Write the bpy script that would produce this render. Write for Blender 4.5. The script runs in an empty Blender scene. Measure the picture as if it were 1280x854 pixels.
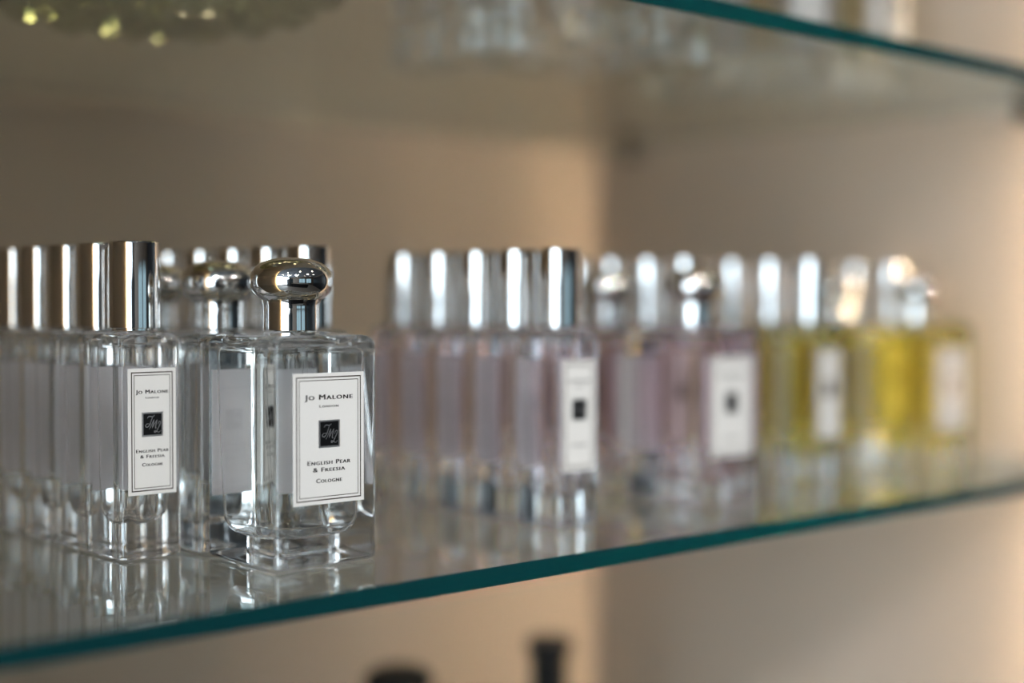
import bpy, bmesh, math, random
from mathutils import Vector, Matrix
random.seed(4)
sc = bpy.context.scene
COL = sc.collection
PI = math.pi

# ------------------------------------------------------------------ materials
def new_mat(name):
    m = bpy.data.materials.new(name); m.use_nodes = True
    nt = m.node_tree; nt.nodes.clear()
    out = nt.nodes.new('ShaderNodeOutputMaterial')
    return m, nt, out

def principled(name, color, rough=0.5, metal=0.0, noise=None, spec=0.5, bump=None):
    m, nt, out = new_mat(name)
    b = nt.nodes.new('ShaderNodeBsdfPrincipled')
    b.inputs['Base Color'].default_value = (*color, 1)
    b.inputs['Roughness'].default_value = rough
    b.inputs['Metallic'].default_value = metal
    b.inputs['Specular IOR Level'].default_value = spec
    tc = nt.nodes.new('ShaderNodeTexCoord')
    if noise:
        scale, amt = noise
        n = nt.nodes.new('ShaderNodeTexNoise'); n.inputs['Scale'].default_value = scale
        n.inputs['Detail'].default_value = 6
        nt.links.new(tc.outputs['Object'], n.inputs['Vector'])
        r = nt.nodes.new('ShaderNodeMix'); r.data_type = 'RGBA'
        r.inputs['A'].default_value = (*[c*(1-amt) for c in color], 1)
        r.inputs['B'].default_value = (*[min(1, c*(1+amt)) for c in color], 1)
        nt.links.new(n.outputs['Fac'], r.inputs['Factor'])
        nt.links.new(r.outputs['Result'], b.inputs['Base Color'])
    if bump:
        scale, st = bump
        n = nt.nodes.new('ShaderNodeTexNoise'); n.inputs['Scale'].default_value = scale
        nt.links.new(tc.outputs['Object'], n.inputs['Vector'])
        bp = nt.nodes.new('ShaderNodeBump'); bp.inputs['Strength'].default_value = st
        bp.inputs['Distance'].default_value = 0.002
        nt.links.new(n.outputs['Fac'], bp.inputs['Height'])
        nt.links.new(bp.outputs['Normal'], b.inputs['Normal'])
    nt.links.new(b.outputs[0], out.inputs['Surface'])
    return m

def glass(name, ior=1.5, sigma=None, color=(1, 1, 1), rough=0.0):
    """clear dielectric; sigma = absorption per metre (r, g, b)"""
    m, nt, out = new_mat(name)
    g = nt.nodes.new('ShaderNodeBsdfGlass')
    g.inputs['IOR'].default_value = ior
    g.inputs['Roughness'].default_value = rough
    g.inputs['Color'].default_value = (*color, 1)
    nt.links.new(g.outputs[0], out.inputs['Surface'])
    if sigma:
        d = max(sigma)
        v = nt.nodes.new('ShaderNodeVolumeAbsorption')
        v.inputs['Density'].default_value = d
        v.inputs['Color'].default_value = (*[1-s/d for s in sigma], 1)
        nt.links.new(v.outputs[0], out.inputs['Volume'])
    return m

def emitter(name, color, strength):
    m, nt, out = new_mat(name)
    e = nt.nodes.new('ShaderNodeEmission')
    e.inputs['Color'].default_value = (*color, 1)
    e.inputs['Strength'].default_value = strength
    nt.links.new(e.outputs[0], out.inputs['Surface'])
    return m

M_WALL = principled('taupe_paint', (0.56, 0.465, 0.385), 0.75, noise=(3, 0.03), bump=(900, 0.08))
M_SHOPWALL = principled('shop_wall_paint', (0.17, 0.135, 0.11), 0.7, noise=(2, 0.04))
M_CEIL = principled('shop_ceiling_paint', (0.27, 0.28, 0.31), 0.8, noise=(2, 0.03))
M_FLOOR = principled('pale_stone_floor', (0.24, 0.21, 0.185), 0.35, noise=(6, 0.06))
M_DARK = principled('dark_lacquer', (0.012, 0.012, 0.015), 0.3, noise=(8, 0.1))
M_BLACKGLASS = principled('black_glass', (0.004, 0.004, 0.004), 0.12, noise=(40, 0.1))
M_BLACKCAP = principled('black_lacquered_cap', (0.004, 0.004, 0.004), 0.5, noise=(40, 0.1))
M_CHROME = principled('polished_silver', (0.88, 0.87, 0.86), 0.03, 1.0, noise=(60, 0.01))
M_STEEL = principled('dull_steel', (0.10, 0.09, 0.08), 0.4, 0.6, noise=(200, 0.1))
M_PAPER = principled('label_paper', (0.80, 0.79, 0.77), 0.55, noise=(700, 0.015))
M_BACKPAPER = principled('back_label_paper', (0.88, 0.86, 0.90), 0.6, noise=(500, 0.02))
M_INK = principled('black_ink', (0.012, 0.011, 0.012), 0.45, noise=(500, 0.1))
M_FRAMEINK = principled('dark_bronze_ink', (0.045, 0.028, 0.018), 0.4, 0.2, noise=(500, 0.1))
M_BADGE = principled('badge_black', (0.006, 0.006, 0.007), 0.3, noise=(500, 0.1))
M_SILVERINK = principled('silver_foil', (0.72, 0.72, 0.74), 0.28, 0.85, noise=(900, 0.05))
M_TUBE = glass('tube_plastic', 1.08, (30, 30, 28))
M_PUMP = principled('white_pump_plastic', (0.6, 0.6, 0.6), 0.4, noise=(300, 0.03))
M_BOTTLE = glass('bottle_glass', 1.50)
LIQ = {
    'clear': glass('clear_cologne', 0.907, (1.5, 1.2, 1.6)),
    'pink': glass('blush_cologne', 0.907, (2.0, 6.2, 4.8)),
    'yellow': glass('golden_cologne', 0.907, (1.2, 3.6, 42.0)),
    'straw': glass('straw_cologne', 0.907, (3.0, 5.0, 18.0)),
}
M_SHELF = glass('green_edged_shelf_glass', 1.52, (8.5, 1.6, 1.3))
M_CUT = glass('olive_cut_glass', 1.5, (9, 8, 15))
def edge_mat():
    m = glass('ground_shelf_edge', 1.52, (8.5, 1.6, 1.3), rough=0.22); nt = m.node_tree
    out = [n for n in nt.nodes if n.type == 'OUTPUT_MATERIAL'][0]; g = [n for n in nt.nodes if n.type == 'BSDF_GLASS'][0]
    df = nt.nodes.new('ShaderNodeBsdfDiffuse'); df.inputs['Color'].default_value = (.014, .16, .18, 1)
    mx = nt.nodes.new('ShaderNodeMixShader'); mx.inputs[0].default_value = .24
    nt.links.new(g.outputs[0], mx.inputs[1]); nt.links.new(df.outputs[0], mx.inputs[2]); nt.links.new(mx.outputs[0], out.inputs['Surface'])
    return m
M_EDGE = edge_mat()
M_WINDOW = emitter('daylight_pane', (0.76, 0.90, 1.0), 5.4)
M_WINDOW2 = emitter('soft_daylight_pane', (0.45, 0.68, 0.80), 0.7)
M_LAMP = emitter('warm_puck_lamp', (1.0, 0.78, 0.5), 28.0)
M_WALLGLOW = emitter('added_warm_glow', (1.0, 0.76, 0.49), 280.0)  # added emitter, brightens the right end of the back wall
M_STILEGLOW = emitter('added_gold_glow', (1.0, 0.70, 0.34), 5.0)  # added emitter, imitates the gold-lit inner edge of the left stile
M_DOWN = emitter('ceiling_spot_lamp', (1.0, 0.86, 0.68), 40.0)

# ------------------------------------------------------------------ helpers
def link(name, me, mat, parent=None, loc=None):
    o = bpy.data.objects.new(name, me); COL.objects.link(o)
    if mat is not None:
        me.materials.clear(); me.materials.append(mat)
    if parent is not None: o.parent = parent
    if loc is not None: o.location = loc
    return o

def mesh_from_bm(bm, name, smooth=True, angle=40):
    bmesh.ops.recalc_face_normals(bm, faces=bm.faces)
    me = bpy.data.meshes.new(name); bm.to_mesh(me); bm.free()
    if smooth:
        for p in me.polygons: p.use_smooth = True
        me.set_sharp_from_angle(angle=math.radians(angle))
    return me

def bm_box(bm, x0, x1, y0, y1, z0, z1):
    v = [bm.verts.new((x, y, z)) for x in (x0, x1) for y in (y0, y1) for z in (z0, z1)]
    for f in ((0, 1, 3, 2), (4, 6, 7, 5), (0, 4, 5, 1), (2, 3, 7, 6), (0, 2, 6, 4), (1, 5, 7, 3)):
        bm.faces.new([v[i] for i in f])

def box_mesh(name, dims, bevel=0.0, seg=2):
    bm = bmesh.new(); bm_box(bm, *dims)
    if bevel:
        bmesh.ops.bevel(bm, geom=list(bm.edges), offset=bevel, segments=seg, affect='EDGES', profile=0.5)
    return mesh_from_bm(bm, name, smooth=False)

def rrect(w, d, r, n=7, sup=0.0006):
    """rounded rectangle outline with support points next to each corner arc"""
    r = min(r, w/2-1e-4, d/2-1e-4)
    pts = []
    for k, (sx, sy) in enumerate(((1, 1), (-1, 1), (-1, -1), (1, -1))):
        cx, cy = sx*(w/2-r), sy*(d/2-r)
        a0 = k*PI/2
        t0 = Vector((-math.sin(a0), math.cos(a0)))      # travelling direction when entering the arc
        arc = [Vector((cx+r*math.cos(a0+PI/2*i/n), cy+r*math.sin(a0+PI/2*i/n))) for i in range(n+1)]
        t1 = Vector((-math.sin(a0+PI/2), math.cos(a0+PI/2)))
        pts.append(arc[0]-t0*sup); pts += arc; pts.append(arc[-1]+t1*sup)
    return pts

def loft(name, secs, n=7, mat=None, parent=None, angle=60):
    """secs: (z, w, d, r)"""
    bm = bmesh.new(); rings = []
    for z, w, d, r in secs:
        rings.append([bm.verts.new((p.x, p.y, z)) for p in rrect(w, d, r, n)])
    for a, b in zip(rings, rings[1:]):
        L = len(a)
        for i in range(L):
            bm.faces.new((a[i], a[(i+1) % L], b[(i+1) % L], b[i]))
    bm.faces.new(rings[0][::-1]); bm.faces.new(rings[-1])
    return mesh_from_bm(bm, name, angle=angle)

def lathe(name, prof, seg=64, angle=40, fn=None):
    bm = bmesh.new(); rings = []
    for (r, z) in prof:
        if r < 1e-7: rings.append([bm.verts.new((0, 0, z))])
        else:
            ring = []
            for i in range(seg):
                a = 2*PI*i/seg; rr = fn(r, z, a) if fn else r
                ring.append(bm.verts.new((rr*math.cos(a), rr*math.sin(a), z)))
            rings.append(ring)
    for a, b in zip(rings, rings[1:]):
        for i in range(seg):
            j = (i+1) % seg
            if len(a) == 1 and len(b) == 1: continue
            if len(a) == 1: bm.faces.new((a[0], b[j], b[i]))
            elif len(b) == 1: bm.faces.new((a[i], a[j], b[0]))
            else: bm.faces.new((a[i], a[j], b[j], b[i]))
    return mesh_from_bm(bm, name, angle=angle)

def tube(name, pts, r, seg=10):
    bm = bmesh.new(); rings = []
    pts = [Vector(p) for p in pts]
    for i, p in enumerate(pts):
        t = (pts[min(i+1, len(pts)-1)]-pts[max(i-1, 0)]).normalized()
        u = t.orthogonal().normalized() if abs(t.z) < .9 else Vector((1, 0, 0)).cross(t).normalized()
        v = t.cross(u)
        rings.append([bm.verts.new(p+r*(math.cos(2*PI*k/seg)*u+math.sin(2*PI*k/seg)*v)) for k in range(seg)])
    for a, b in zip(rings, rings[1:]):
        for i in range(seg):
            bm.faces.new((a[i], a[(i+1) % seg], b[(i+1) % seg], b[i]))
    bm.faces.new(rings[0][::-1]); bm.faces.new(rings[-1])
    return mesh_from_bm(bm, name)

def arc_secs(z0, z1, ins0, ins1, n, out=True):
    """quarter-ellipse between (z0, ins0) and (z1, ins1); vertical tangent at the z0 end"""
    s = []
    for i in range(n+1):
        a = PI/2*i/n
        s.append((z0+(z1-z0)*math.sin(a), ins1+(ins0-ins1)*math.cos(a)))
    return s

def body_mesh(name, w, d, h, rc, base_r, sh_h, sh_in, crown):
    prof = [(z, i) for z, i in arc_secs(base_r, 0.0, 0.0, base_r, 5)][::-1]
    prof.append((base_r+0.0008, 0.0)); prof.append((h-sh_h-crown-0.0008, 0.0))
    prof += arc_secs(h-sh_h-crown, h-crown, 0.0, sh_in, 7)
    prof.append((h-crown*0.45, sh_in+(w/2-sh_in)*0.30)); prof.append((h, sh_in+(w/2-sh_in)*0.55))
    secs = [(z, w-2*i, d-2*i, max(rc, rc+i*0.35)) for z, i in prof]
    return loft(name, secs, angle=70)

def cavity_mesh(name, w, d, z0, z1, rc, rb, rt, taper):
    """inner volume: rounded bottom, slight draft"""
    prof = [(z, i+taper) for z, i in arc_secs(z0+rb, z0, 0.0, rb, 8)][::-1]
    prof.append((z0+rb+0.001, taper*0.97))
    prof.append(((z0+z1)*0.5, taper*0.4))
    prof.append((z1-rt-0.001, 0.0))
    prof += arc_secs(z1-rt, z1, 0.0, rt, 6)
    secs = [(z, w-2*i, d-2*i, rc) for z, i in prof]
    return loft(name, secs, n=8, angle=70)

# ------------------------------------------------------------------ lettering
def text_to_bm(bm, s, size, cx, v, width=None, caps_scale=0.78, space=1.15, bold=0.0):
    """centred small-caps line; baseline at height v in the label plane (x across, z up)"""
    cu = bpy.data.curves.new('line', 'FONT'); cu.body = s; cu.size = size
    cu.align_x = 'CENTER'; cu.space_character = space; cu.small_caps_scale = caps_scale
    cu.offset = bold; cu.resolution_u = 3
    for i, ch in enumerate(s): cu.body_format[i].use_small_caps = True
    o = bpy.data.objects.new('line', cu); COL.objects.link(o)
    dg = bpy.context.evaluated_depsgraph_get(); me = bpy.data.meshes.new_from_object(o.evaluated_get(dg))
    xs = [p.co.x for p in me.vertices]; x0, x1 = min(xs), max(xs)
    k = (width/(x1-x0)) if width else 1.0
    vs = [bm.verts.new(((p.co.x-(x0+x1)/2)*k+cx, 0, p.co.y+v)) for p in me.vertices]
    for f in me.polygons:
        try: bm.faces.new([vs[i] for i in f.vertices])
        except ValueError: pass
    bpy.data.objects.remove(o); bpy.data.meshes.remove(me); bpy.data.curves.remove(cu)

def serif_caps(bm, s, H, cx, v, width):
    text_to_bm(bm, s, H/0.70, cx, v, width, bold=0.0)

def flat_finish(bm, name):
    me = bpy.data.meshes.new(name)
    for f in bm.faces:
        f.normal_update()
        if f.normal.y > 0: f.normal_flip()
    bm.to_mesh(me); bm.free(); return me

def lettering_mesh(lines, H):
    bm = bmesh.new()
    for s, cap, width, down in lines:
        for dx in (-.06, 0, .06): serif_caps(bm, s, cap, dx*cap*1.3, H/2-down, width)
    return flat_finish(bm, 'lettering')

def frame_mesh(w, h, rings):
    bm = bmesh.new()
    for inset, t in rings:
        a, b = w/2-inset, h/2-inset; a2, b2 = a-t, b-t
        o = [bm.verts.new((x, 0, z)) for x, z in ((-a, -b), (a, -b), (a, b), (-a, b))]
        i = [bm.verts.new((x, 0, z)) for x, z in ((-a2, -b2), (a2, -b2), (a2, b2), (-a2, b2))]
        for k in range(4): bm.faces.new((o[k], o[(k+1) % 4], i[(k+1) % 4], i[k]))
    return flat_finish(bm, 'printed_border')

def stroke(bm, pts, w0, w1):
    """ribbon with swelling width along a smooth curve"""
    P = [Vector((x, 0, z)) for x, z in pts]
    Q = [P[0]*2-P[1]]+P+[P[-1]*2-P[-2]]
    C = []
    for i in range(1, len(Q)-2):
        for k in range(6):
            t = k/6
            C.append(0.5*((2*Q[i])+(Q[i+1]-Q[i-1])*t+(2*Q[i-1]-5*Q[i]+4*Q[i+1]-Q[i+2])*t*t+(3*Q[i]-Q[i-1]-3*Q[i+1]+Q[i+2])*t**3))
    C.append(P[-1]); prev = None
    for i, p in enumerate(C):
        t = (C[min(i+1, len(C)-1)]-C[max(i-1, 0)]).normalized()
        n = Vector((-t.z, 0, t.x)); w = w0+(w1-w0)*math.sin(PI*i/(len(C)-1))
        a, b = bm.verts.new(p+n*w/2), bm.verts.new(p-n*w/2)
        if prev: bm.faces.new((prev[0], a, b, prev[1]))
        prev = (a, b)

def monogram_mesh(S):
    bm = bmesh.new()
    def T(l): return [((x-.5)*S, (y-.5)*S) for x, y in l]
    a, b = S*0.020, S*0.046
    stroke(bm, T([(.20, .80), (.30, .90), (.50, .88), (.62, .95)]), a, b)
    stroke(bm, T([(.52, .90), (.44, .72), (.34, .48), (.20, .36), (.10, .42), (.18, .52), (.34, .52)]), a, b)
    stroke(bm, T([(.30, .24), (.38, .36), (.52, .62), (.58, .72)]), a, b*.6)
    stroke(bm, T([(.58, .72), (.54, .55), (.48, .30)]), b*.6, b)
    stroke(bm, T([(.48, .30), (.60, .50), (.76, .72)]), a, b*.6)
    stroke(bm, T([(.76, .72), (.70, .52), (.66, .30), (.72, .30)]), b*.6, b)
    stroke(bm, T([(.80, .46), (.85, .60), (.94, .62), (.92, .48), (.82, .30), (.72, .13), (.61, .08), (.62, .16), (.74, .12), (.86, .07), (.96, .16)]), a, b)
    return flat_finish(bm, 'monogram')

# ------------------------------------------------------------------ bottles
BIG = dict(w=.0470, d=.0500, h=.0895, lab_w=.0330, lab_h=.0501, lab_z=.0489)
SML = dict(w=.0268, d=.0265, h=.0895, lab_w=.0210, lab_h=.0496, lab_z=.0502)
def build_kind(kind):
    K = BIG if kind == 'big' else SML
    R = {}
    if kind == 'big':
        R['glass_body'] = body_mesh('bottle_body_big', K['w'], K['d'], K['h'], .0026, .0020, .0040, .0046, .0012)
        R['cavity'] = cavity_mesh('bottle_cavity_big', K['w']-.0060, K['d']-.0060, .0100, .0838, .0065, .0080, .0030, .0026)
        R['tube'] = tube('dip_tube_big', [(0, 0, .0832), (.001, 0, .06), (.004, -.002, .03), (.008, -.004, .0125)], .0011)
        n = 10
        prof = [(0, .0896), (.0108, .0896), (.0111, .0899), (.0111, .0984), (.0110, .0990)]
        # the squashed dome: from the underside out round the belly to the flat crown
        for i in range(0, 41):
            a = -PI/2+PI*i/40
            ca, sa = math.cos(a), math.sin(a)
            r = .0163*(abs(ca)**0.78) if ca > 1e-6 else 0
            z = .1091+.0093*(abs(sa)**0.88)*(1 if sa > 0 else -1)
            if i < 40 and (r < .0112 and sa < 0): continue
            prof.append((r if i < 40 else 0, z))
        R['cap'] = lathe('domed_cap', prof, 96, 35)
    else:
        R['glass_body'] = body_mesh('bottle_body_small', K['w'], K['d'], K['h'], .0028, .0016, .0036, .0036, .0008)
        R['cavity'] = cavity_mesh('bottle_cavity_small', K['w']-.0050, K['d']-.0050, .0130, .0848, .0060, .0080, .0026, .0010)
        R['tube'] = tube('dip_tube_small', [(0, 0, .0842), (.0005, 0, .06), (.002, -.001, .03), (.004, -.002, .015)], .0010)
        prof = [(0, .0897), (.0092, .0897), (.0092, .0905), (.0098, .0905), (.0101, .0908), (.0101, .1240), (.0100, .1246), (.0096, .1250), (.0094, .12495), (.0088, .1246), (0, .1246)]
        R['cap'] = lathe('cylinder_cap', prof, 96, 35)
    R['pump'] = lathe('pump', [(0, -.0040), (.0014, -.0040), (.0016, -.0036), (.0016, -.0010), (.0026, -.0008), (.0026, .0010), (0, .0010)], 24)
    w, h = K['lab_w'], K['lab_h']
    R['label'] = box_mesh('front_label', (-w/2, w/2, -.00012, .00010, -h/2, h/2))
    bw = w+(.002 if kind == 'big' else .0005)
    R['back'] = box_mesh('back_label', (-bw/2, bw/2, -.00010, .00012, -h/2, h/2))
    if kind == 'big':
        top = [('Jo Malone', .00200, .0222, .0102), ('London', .00100, .0088, .0132)]
        name = [('English Pear', .00168, .0199, .0350), ('& Freesia', .00165, .0148, .0377), ('Cologne', .00160, .0119, .0419)]
        cologne = [('Cologne', .00160, .0119, .0419)]
        R['border'] = frame_mesh(w, h, [(.0014, .00045), (.0027, .00028)])
        eb, ez = (.0096, .0104), h/2-.0233
    else:
        top = [('Jo Malone', .00150, .0141, .0099), ('London', .00075, .0056, .0119)]
        name = [('English Pear', .00130, .0141, .0330), ('& Freesia', .00130, .0105, .0352), ('Cologne', .00130, .0089, .0384)]
        cologne = [('Cologne', .00130, .0089, .0384)]
        R['border'] = frame_mesh(w, h, [(.0014, .00045), (.0026, .00026)])
        eb, ez = (.0090, .0094), h/2-.0220
    R['brand'] = lettering_mesh(top, h)
    R['lettering_named'] = lettering_mesh(name, h)
    R['lettering_plain'] = lettering_mesh(cologne, h)
    bm = bmesh.new(); bm_box(bm, -eb[0]/2, eb[0]/2, -.00022, .0, -eb[1]/2, eb[1]/2)
    R['emblem'] = mesh_from_bm(bm, 'emblem', False)
    f = frame_mesh(eb[0], eb[1], [(0.0, .00055)]); f.name = 'emblem_rim'; R['rim'] = f
    R['mono'] = monogram_mesh(eb[0]*0.86)
    R['ez'] = ez
    return R
RES = {'big': build_kind('big'), 'small': build_kind('small')}
LIQUID_MESH = {}
MAT_OF = {'glass_body': M_BOTTLE}

def make_bottle(kind, liquid, named):
    K = BIG if kind == 'big' else SML; R = RES[kind]
    root = bpy.data.objects.new('perfume_bottle', None); COL.objects.link(root)
    root.empty_display_size = .02
    link('glass_body', R['glass_body'], M_BOTTLE, root)
    key = (kind, liquid)
    if key not in LIQUID_MESH: LIQUID_MESH[key] = R['cavity'].copy()
    link('liquid', LIQUID_MESH[key], LIQ[liquid], root)
    link('cap', R['cap'], M_CHROME, root)
    link('dip_tube', R['tube'], M_TUBE, root)
    link('pump', R['pump'], M_PUMP, root, (0, 0, .0838 if kind == 'big' else .0846))
    y = -K['d']/2
    lab = link('front_label', R['label'], M_PAPER, root, (0, y, K['lab_z']))
    link('printed_border', R['border'], M_FRAMEINK, lab, (0, -.00015, 0))
    link('brand_lettering', R['brand'], M_INK, lab, (0, -.00015, 0))
    link('scent_lettering', R['lettering_named' if named else 'lettering_plain'], M_INK, lab, (0, -.00015, 0))
    link('emblem', R['emblem'], M_BADGE, lab, (0, -.00012, R['ez']))
    link('emblem_rim', R['rim'], M_SILVERINK, lab, (0, -.00038, R['ez']))
    link('monogram', R['mono'], M_SILVERINK, lab, (0, -.00038, R['ez']))
    link('back_label', R['back'], M_BACKPAPER, root, (0, -y, K['lab_z']))
    return root

def copy_tree(o, parent=None):
    c = o.copy(); COL.objects.link(c)
    if parent is not None: c.parent = parent
    for ch in list(o.children): copy_tree(ch, c)
    return c

PROTO = {}
def bottle(kind, liquid, named, x, y, z, rz, label, group):
    key = (kind, liquid, named)
    if key not in PROTO:
        o = PROTO[key] = make_bottle(kind, liquid, named)
    else:
        o = copy_tree(PROTO[key])
    o.location = (x, y, z+.0002); o.rotation_euler = (0, 0, rz)
    o['label'] = label; o['category'] = 'perfume bottle'; o['group'] = group
    return o

ORD = ['front', 'second', 'third', 'fourth', 'fifth', 'sixth', 'seventh']
def row(kind, liquid, named, x, y, z, n, step, what, where, group, jitter=0.0006):
    for k in range(n):
        jx = 0 if k == 0 else random.uniform(-jitter, jitter)
        rz = 0 if k == 0 else random.uniform(-.012, .012)
        pos = 'front one' if k == 0 else ORD[k]+' from the front'
        if k == n-1 and n > 1: pos = 'rearmost one'
        bottle(kind, liquid, named, x+jx, y+k*step, z, rz, '%s, %s %s' % (what, pos, where), group)

# lower shelf, left group of clear cologne
row('small', 'clear', True, -.0186, .0728, 0, 6, .0276, 'clear bottle with tall silver cap', 'in the far-left row', 'far-left row of slim clear bottles')
row('big', 'clear', True, .0235, .0250, 0, 3, .0538, 'large clear bottle with domed silver cap', 'of its row', 'row of large clear bottles with domed caps')
row('small', 'clear', True, .0600, .0660, 0, 5, .0290, 'slim clear bottle', 'in the row right behind the domed-cap bottles', 'slim clear bottles behind the large ones')
# lower shelf, blush cologne
row('small', 'pink', False, .1616, .0157, 0, 5, .0276, 'slim pale-pink bottle', 'in the row left of centre', 'slim pink bottles in the centre row')
row('big', 'pink', False, .2743, .0320, 0, 2, .0610, 'large pink bottle with domed silver cap', 'at centre right', 'large pink bottles with domed caps')
row('small', 'pink', False, .3110, .0690, 0, 5, .0276, 'slim pink bottle', 'in the row behind the large pink bottles', 'slim pink bottles behind the large pink ones')
# lower shelf, golden cologne
row('small', 'yellow', False, .3775, .0347, 0, 4, .0276, 'slim yellow bottle', 'in the row beside the large pink bottle', 'slim yellow bottles beside the pink group')
row('big', 'yellow', False, .4900, .0375, 0, 2, .0580, 'large yellow bottle with domed silver cap', 'at far right', 'large yellow bottles with domed caps')
row('small', 'yellow', False, .5280, .0800, 0, 3, .0276, 'slim yellow bottle', 'in the row against the right wall', 'slim yellow bottles by the right wall')

# ------------------------------------------------------------------ shelves
SH_T, UP_Z, LOW_Z = .0074, .2252, -.2360
def shelf(z_bottom, t, label, y0=-.0450):
    m = box_mesh('shelf_pane', (-.3085, .5688, y0, .3800, z_bottom, z_bottom+t), .0004, 1)
    o = link('glass_shelf', m, M_SHELF)
    m.materials.append(M_EDGE)                       # the ground front edge
    for p in m.polygons:
        if p.normal.y < -.5: p.material_index = 1
    o['label'] = label; o['category'] = 'shelf'; o['group'] = 'glass shelves of the alcove'
shelf(-SH_T, SH_T, 'middle glass shelf with teal edge, carrying the clear, pink and yellow bottles')
shelf(UP_Z, .0084, 'upper glass shelf with teal edge crossing the top right corner')
shelf(LOW_Z-SH_T, SH_T, 'lowest glass shelf carrying the black bottles')
UT = UP_Z+.0084

def pin(x, y, z, sx, label, grp):
    root_m = lathe('shelf_pin', [(0, 0), (.0036, 0), (.0040, .0004), (.0040, .0100), (.0060, .0104), (.0062, .0110), (.0062, .0120), (0, .0122)], 24)
    o = link('shelf_pin', root_m, M_STEEL, None, (x, y, z))
    o.rotation_euler = (0, -sx*PI/2, 0)
    o['label'] = label; o['category'] = 'shelf pin'; o['group'] = grp
for zz, nm in ((UP_Z, 'upper'), (-SH_T, 'middle'), (LOW_Z-SH_T, 'lowest')):
    for yy, pn in ((.0050, 'front'), (.3437, 'rear')):
        pin(.5700, yy, zz-.0063, 1, 'dark metal shelf pin on right wall under the %s shelf, %s one' % (nm, pn), 'pins under the %s shelf' % nm)
        pin(-.3100, yy, zz-.0063, -1, 'dark metal shelf pin on left wall under the %s shelf, %s one' % (nm, pn), 'pins under the %s shelf' % nm)

# ------------------------------------------------------------------ upper shelf bottles
row('small', 'clear', False, .2000, .1000, UT, 3, .0290, 'slim clear bottle', 'in the leftmost row on the upper shelf', 'slim bottles on the upper shelf, left')
row('big', 'clear', False, .2450, .0500, UT, 2, .0600, 'large clear bottle', 'in the left pair on the upper shelf', 'large bottles on the upper shelf, left pair')
row('small', 'straw', False, .2950, .0600, UT, 3, .0290, 'slim straw-coloured bottle', 'in the middle of the upper shelf', 'slim straw bottles on the upper shelf')
row('big', 'clear', False, .3900, .0700, UT, 2, .0600, 'large clear bottle with big white label', 'in the right pair on upper shelf', 'large bottles on the upper shelf, right pair')
row('small', 'straw', False, .4450, .0500, UT, 3, .0290, 'slim straw-coloured bottle', 'right of the large labelled bottle up top', 'slim straw bottles on the upper shelf, right')
row('small', 'straw', False, .4980, .0700, UT, 3, .0290, 'slim straw-coloured bottle', 'at the right end of the upper shelf', 'slim straw bottles at the upper shelf end')

# cut glass bowl on the upper shelf: deep diamond cuts over the whole outside
def bowl_mesh():
    bm = bmesh.new(); seg = 144; rings = []
    n = 13
    outer = [(0.004+.0035*i, 0) for i in range(0, 25)]
    prof = []
    for i in range(25):
        r = .004+.0035*i; prof.append((r, .0035*math.exp(-((r-.055)/.02)**2)*0+.0098+.016*(r/.088)**6, 1))
    for i in range(1, 17):
        prof.append((.088+.016*(i/16)**.7, .0255+.045*i/16, 1))
    prof += [(.1020, .0715, 0), (.0990, .0700, 0)]
    for i in range(1, 13): prof.append((.0990-.0075*i, .0700-.053*(1-(1-i/12)**2), 0))
    for r, z, cut in prof:
        ring = []
        for k in range(seg):
            a = 2*PI*k/seg
            ph = r*115
            s1 = abs(((n*a/(2*PI)+ph/PI) % 1)-.5)*2; s2 = abs(((n*a/(2*PI)-ph/PI) % 1)-.5)*2
            dsp = (s1+s2)*.5*cut*min(1, r/.03)
            rr = r+(.0030*dsp if z > .02 else 0); zz = z-.0095*dsp*(1 if z < .03 else .3)
            ring.append(bm.verts.new((rr*math.cos(a), rr*math.sin(a), max(0.0002, zz))))
        rings.append(ring)
    for A, B in zip(rings, rings[1:]):
        for k in range(seg):
            bm.faces.new((A[k], A[(k+1) % seg], B[(k+1) % seg], B[k]))
    bm.faces.new(rings[0][::-1]); bm.faces.new(rings[-1])
    return mesh_from_bm(bm, 'cut_glass_bowl', smooth=True, angle=12)
b = link('cut_glass_bowl', bowl_mesh(), M_CUT, None, (.0320, .1480, UT))
b['label'] = 'olive-tinted cut-glass bowl seen from below at the top left corner'; b['category'] = 'bowl'

# black bottles on the lowest shelf
def black_bottle(kind, x, y, label):
    R = RES[kind]
    root = bpy.data.objects.new('perfume_bottle', None); COL.objects.link(root)
    link('glass_body', R['glass_body'].copy(), M_BLACKGLASS, root)
    if kind == 'small':                               # tall black stopper with a wider head
        prof = [(0, .0897), (.0118, .0897), (.0120, .0905), (.0120, .1150), (.0124, .1160), (.0146, .1168), (.0149, .1180), (.0149, .1240), (.0144, .1250), (0, .1250)]
        link('cap', lathe('black_stopper', prof, 64, 35), M_BLACKCAP, root)
    else:
        me = R['cap'].copy()
        for v in me.vertices: v.co.x *= 1.3; v.co.y *= 1.3
        link('cap', me, M_BLACKCAP, root)
    root.location = (x, y, LOW_Z)
    root['label'] = label; root['category'] = 'perfume bottle'; root['group'] = 'black bottles on the lowest shelf'
black_bottle('small', .3396, .2053, 'black bottle with tall black cylinder cap, bottom centre on the lowest shelf')
black_bottle('big', .2426, .2361, 'black bottle with domed black cap, just peeking in at the bottom edge')

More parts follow.
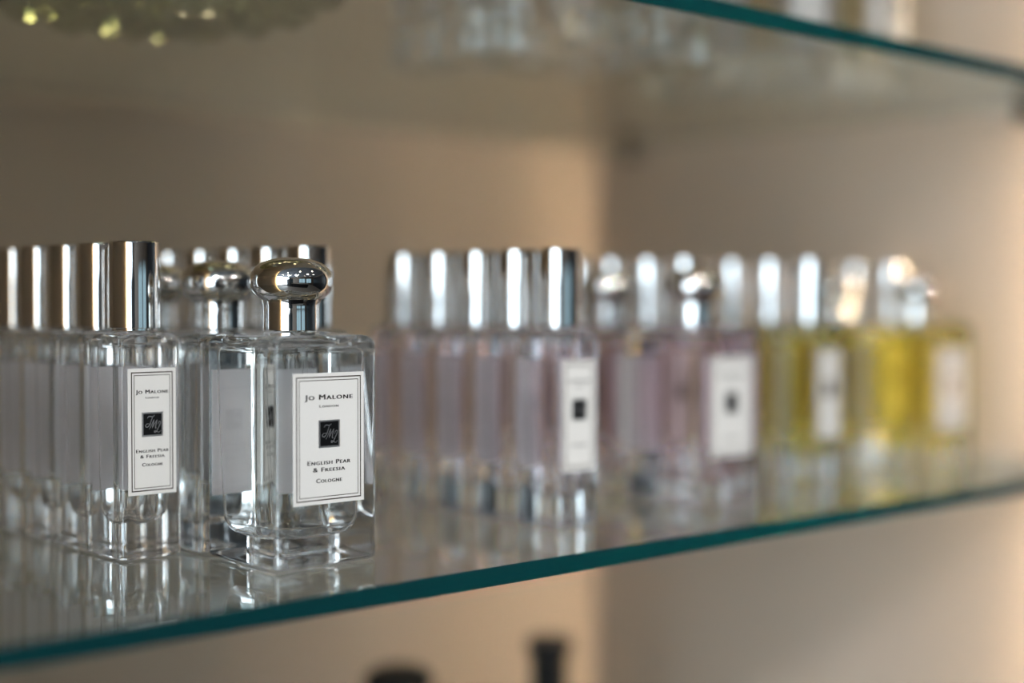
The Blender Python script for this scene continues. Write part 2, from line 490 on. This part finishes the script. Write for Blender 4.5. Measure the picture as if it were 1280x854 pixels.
# ------------------------------------------------------------------ alcove and shop
def struct(name, dims, mat, bevel=0.0):
    o = link(name, box_mesh(name, dims, bevel), mat); o['kind'] = 'structure'; return o
AX0, AX1, AY0, AY1, AZ0, AZ1 = -.31, .57, -.068, .388, -.75, .50
ZF, ZC = -1.25, 1.45
RX0, RX1, RY0 = -3.0, 2.6, -4.2
struct('wall_back', (AX0-.03, AX1+.03, AY1, AY1+.03, AZ0-.03, AZ1+.03), M_WALL)
struct('wall_right', (AX1, AX1+.03, AY0, AY1, AZ0, AZ1), M_WALL, .001)
struct('wall_left', (AX0-.03, AX0, AY0, AY1, AZ0, AZ1), M_WALL, .001)
struct('ceiling_alcove', (AX0-.03, AX1+.03, AY0, AY1, AZ1, AZ1+.03), M_WALL)
struct('floor_alcove', (AX0-.03, AX1+.03, AY0, AY1, AZ0-.03, AZ0), M_WALL)
struct('wall_front_left', (RX0, AX0-.03, AY0, AY0+.1, ZF, ZC), M_SHOPWALL)
struct('wall_front_right', (AX1+.03, RX1, AY0, AY0+.1, ZF, ZC), M_SHOPWALL)
struct('wall_front_top', (AX0-.03, AX1+.03, AY0, AY0+.1, AZ1+.03, ZC), M_SHOPWALL)
struct('wall_front_bottom', (AX0-.03, AX1+.03, AY0, AY0+.1, ZF, AZ0-.03), M_SHOPWALL)
struct('floor', (RX0, RX1, RY0, AY0, ZF-.05, ZF), M_FLOOR)
struct('ceiling', (RX0, RX1, RY0, AY0, ZC, ZC+.05), M_CEIL)
struct('wall_shop_left', (RX0-.05, RX0, RY0, AY0, ZF, ZC), M_SHOPWALL)
struct('wall_shop_right', (RX1, RX1+.05, RY0, AY0, ZF, ZC), M_SHOPWALL)
struct('wall_shop_rear', (RX0, RX1, RY0-.05, RY0, ZF, ZC), M_SHOPWALL)
# slim face frame round the opening, with an added unseen emitter behind its right stile
struct('trim_1', (AX0, AX0+.022, AY0, AY0+.008, AZ0, AZ1), M_WALL, .001)
struct('trim_2', (AX1-.022, AX1, AY0, AY0+.008, AZ0, AZ1), M_WALL, .001)
st = bpy.data.objects.new('added_glow_strip', None); COL.objects.link(st); st.location = (AX1-.0045, AY0+.008, AZ0)  # added out-of-view glow that warms the back wall
bm = bmesh.new()                                   # channel with a tall lip, added to cut the glow toward the left
bm_box(bm, -.004, .004, 0, .003, 0, AZ1-AZ0); bm_box(bm, -.0045, -.0035, 0, .0118, 0, AZ1-AZ0)
link('channel', mesh_from_bm(bm, 'channel', False), M_STEEL, st)
link('glow_bar', box_mesh('glow_bar', (-.003, .003, .003, .005, -.33-AZ0, .30-AZ0)), M_WALLGLOW, st)
st2 = bpy.data.objects.new('added_glow_strip', None); COL.objects.link(st2); st2.location = (AX0+.010, AY0+.008, AZ0)  # added out-of-view glow, gives the caps their gold edge line
link('channel', box_mesh('channel', (-.008, .008, 0, .003, 0, AZ1-AZ0)), M_STEEL, st2)
link('glow_bar', box_mesh('glow_bar', (-.006, .009, .003, .005, .01, AZ1-AZ0-.01)), M_STILEGLOW, st2)
st2['label'] = 'added dim golden glow strip imitating the lit edge of the left stile'; st2['category'] = 'lamp'
st['label'] = 'added warm glow strip behind the right stile, brightening the back wall'; st['category'] = 'lamp'
def window_x(name, y0, y1, z0, z1, mat):           # on the left shop wall
    o = struct(name, (RX0+.002, RX0+.02, y0, y1, z0, z1), mat)
    bm = bmesh.new()
    for y in (y0-.04, y1, (y0+y1)/2-.02): bm_box(bm, RX0+.001, RX0+.05, y, y+.04, z0-.04, z1+.04)
    for z in (z0-.04, z1): bm_box(bm, RX0+.001, RX0+.045, y0, y1, z, z+.04)
    link('window_frame', mesh_from_bm(bm, 'window_frame', False), M_DARK, o)
window_x('window_1', -3.5, -.7, -1.0, 1.3, M_WINDOW)
def window_y(name, x0, x1, z0, z1, mat):
    o = struct(name, (x0, x1, RY0+.002, RY0+.02, z0, z1), mat)
    bm = bmesh.new()
    for x in (x0-.04, x1, (x0+x1)/2-.02): bm_box(bm, x, x+.04, RY0+.001, RY0+.05, z0-.04, z1+.04)
    for z in (z0-.04, z1): bm_box(bm, x0, x1, RY0+.001, RY0+.045, z, z+.04)
    link('window_frame', mesh_from_bm(bm, 'window_frame', False), M_DARK, o)
window_y('window_2', -.9, .3, -.4, .7, M_WINDOW2)
window_y('window_3', .6, 1.7, -.4, .7, M_WINDOW2)

def counter(dims, label):
    x0, x1, y0, y1, z0, z1 = dims
    root = bpy.data.objects.new('display_counter', None); COL.objects.link(root)
    root.location = ((x0+x1)/2, (y0+y1)/2, z0)
    cx, cy = root.location.x, root.location.y
    link('counter_body', box_mesh('counter_body', (x0-cx, x1-cx, y0-cy, y1-cy, 0, z1-z0-.03), .005), M_DARK, root)
    link('counter_top', box_mesh('counter_top', (x0-cx-.02, x1-cx+.02, y0-cy-.02, y1-cy+.02, z1-z0-.03, z1-z0), .005), M_FLOOR, root)
    root['label'] = label; root['category'] = 'counter'
counter((-1.3, .6, -2.6, -2.0, ZF, -.35), 'dark shop counter with pale stone top standing across from the alcove')
def tall(dims, label):
    x0, x1, y0, y1, z0, z1 = dims
    root = bpy.data.objects.new('tall_cabinet', None); COL.objects.link(root)
    root.location = ((x0+x1)/2, (y0+y1)/2, z0); cx, cy = root.location.x, root.location.y
    link('cabinet_body', box_mesh('cabinet_body', (x0-cx, x1-cx, y0-cy, y1-cy, .08, z1-z0), .005), M_DARK, root)
    link('plinth', box_mesh('plinth', (x0-cx+.03, x1-cx-.03, y0-cy+.03, y1-cy-.03, 0, .08), .002), M_DARK, root)
    root['label'] = label; root['category'] = 'cabinet'
tall((-2.0, -1.4, -2.5, -1.95, ZF, .45), 'added tall dark block in place of the figure behind the camera')  # added dark stand-in for the figure mirrored in the caps
tall((2.05, 2.55, -3.6, -.5, ZF, .9), 'dark tall cabinet along the right shop wall')

def downlight(x, y, z, r, mat, name, label, grp):
    root = bpy.data.objects.new(name, None); COL.objects.link(root); root.location = (x, y, z)
    link('bezel', lathe('bezel', [(r, 0), (r*1.25, -.001), (r*1.3, -.004), (r*1.02, -.006), (r, -.004), (r, 0)], 32), M_CHROME, root)
    link('lamp', lathe('lamp', [(0, -.003), (r*.98, -.003), (r*.98, -.0005), (0, -.0005)], 32), mat, root)
    root['label'] = label; root['category'] = 'lamp'; root['group'] = grp
for (x, y, nm) in ((.16, .20, 'left'), (.42, .20, 'middle'), (.535, .11, 'right')):
    downlight(x, y, AZ1, .022, M_LAMP, 'recessed_downlight', 'small round recessed light in alcove top, %s one' % nm, 'alcove puck lights')
sp = [(-2.0, -1.2), (-1.0, -1.0), (0.0, -1.1), (1.0, -1.0), (-1.5, -2.1), (-.5, -2.3), (.6, -2.1), (1.6, -2.2), (-1.0, -3.3), (.3, -3.3), (1.4, -3.4)]
for x, y in sp:
    downlight(x, y, ZC, .045, M_DOWN, 'ceiling_spotlight', 'round recessed spotlight in the grey shop ceiling', 'shop ceiling spotlights')

# track spotlights aimed at the display
def track_spot(x, y, z, tx, ty, tz, power, color, label):
    root = bpy.data.objects.new('track_spotlight', None); COL.objects.link(root); root.location = (x, y, z)
    d = Vector((tx-x, ty-y, tz-z)); q = d.to_track_quat('-Z', 'Y')
    root.rotation_euler = q.to_euler()
    link('lamp_housing', lathe('lamp_housing', [(.030, .010), (.045, .0), (.048, .0), (.048, .11), (.040, .125), (.010, .13), (0, .13)], 32), M_DARK, root)
    root['label'] = label; root['category'] = 'lamp'; root['group'] = 'track spotlights over the shop'
    l = bpy.data.lights.new('spot_beam', 'SPOT'); l.energy = power; l.color = color
    l.spot_size = math.radians(18); l.spot_blend = 1.0; l.shadow_soft_size = .028
    lo = bpy.data.objects.new('spot_beam', l); COL.objects.link(lo); lo.parent = root; lo.location = (0, 0, -.012)
track_spot(-1.55, -1.75, 1.30, -.02, 0, .05, 105, (1.0, .955, .91), 'black track spotlight hanging front left of the alcove')
track_spot(-.75, -2.10, 1.30, .24, 0, .05, 80, (1.0, .955, .91), 'black track spotlight hanging straight out from the alcove')
track_spot(.70, -1.95, 1.30, .30, 0, .05, 35, (1.0, .92, .84), 'black track spotlight hanging front right of the alcove')

# ------------------------------------------------------------------ world, camera
w = bpy.data.worlds.new('world'); sc.world = w; w.use_nodes = True
bg = w.node_tree.nodes.get('Background'); bg.inputs['Color'].default_value = (.6, .7, .8, 1); bg.inputs['Strength'].default_value = .3

F = 1850.0
cam = bpy.data.cameras.new('camera'); co = bpy.data.objects.new('camera', cam); COL.objects.link(co)
cam.sensor_width = 36; cam.lens = F/1280*36; cam.clip_start = .02; cam.clip_end = 50
CAM = Vector((-.3074, -.4632, .1007))
pitch = math.atan((427-379)/F)
fwd = Vector((.677, .736, 0)).normalized()
d = Vector((fwd.x*math.cos(pitch), fwd.y*math.cos(pitch), -math.sin(pitch)))
co.location = CAM; co.rotation_euler = d.to_track_quat('-Z', 'Y').to_euler()
cam.dof.use_dof = True; cam.dof.focus_distance = .573; cam.dof.aperture_fstop = 1.9
sc.camera = co

cy = sc.cycles
cy.max_bounces = 32; cy.transmission_bounces = 28; cy.glossy_bounces = 12; cy.diffuse_bounces = 4
cy.transparent_max_bounces = 16; cy.volume_bounces = 0
cy.caustics_reflective = True; cy.caustics_refractive = True
cy.blur_glossy = 0.3; cy.sample_clamp_indirect = 8.0; cy.sample_clamp_direct = 0.0
cy.use_denoising = True
try: cy.denoiser = 'OPENIMAGEDENOISE'
except Exception: pass
vs = sc.view_settings
vs.view_transform = 'Standard'; vs.look = 'None'; vs.gamma = 1.0; vs.use_curve_mapping = False
vs.exposure = 0.06
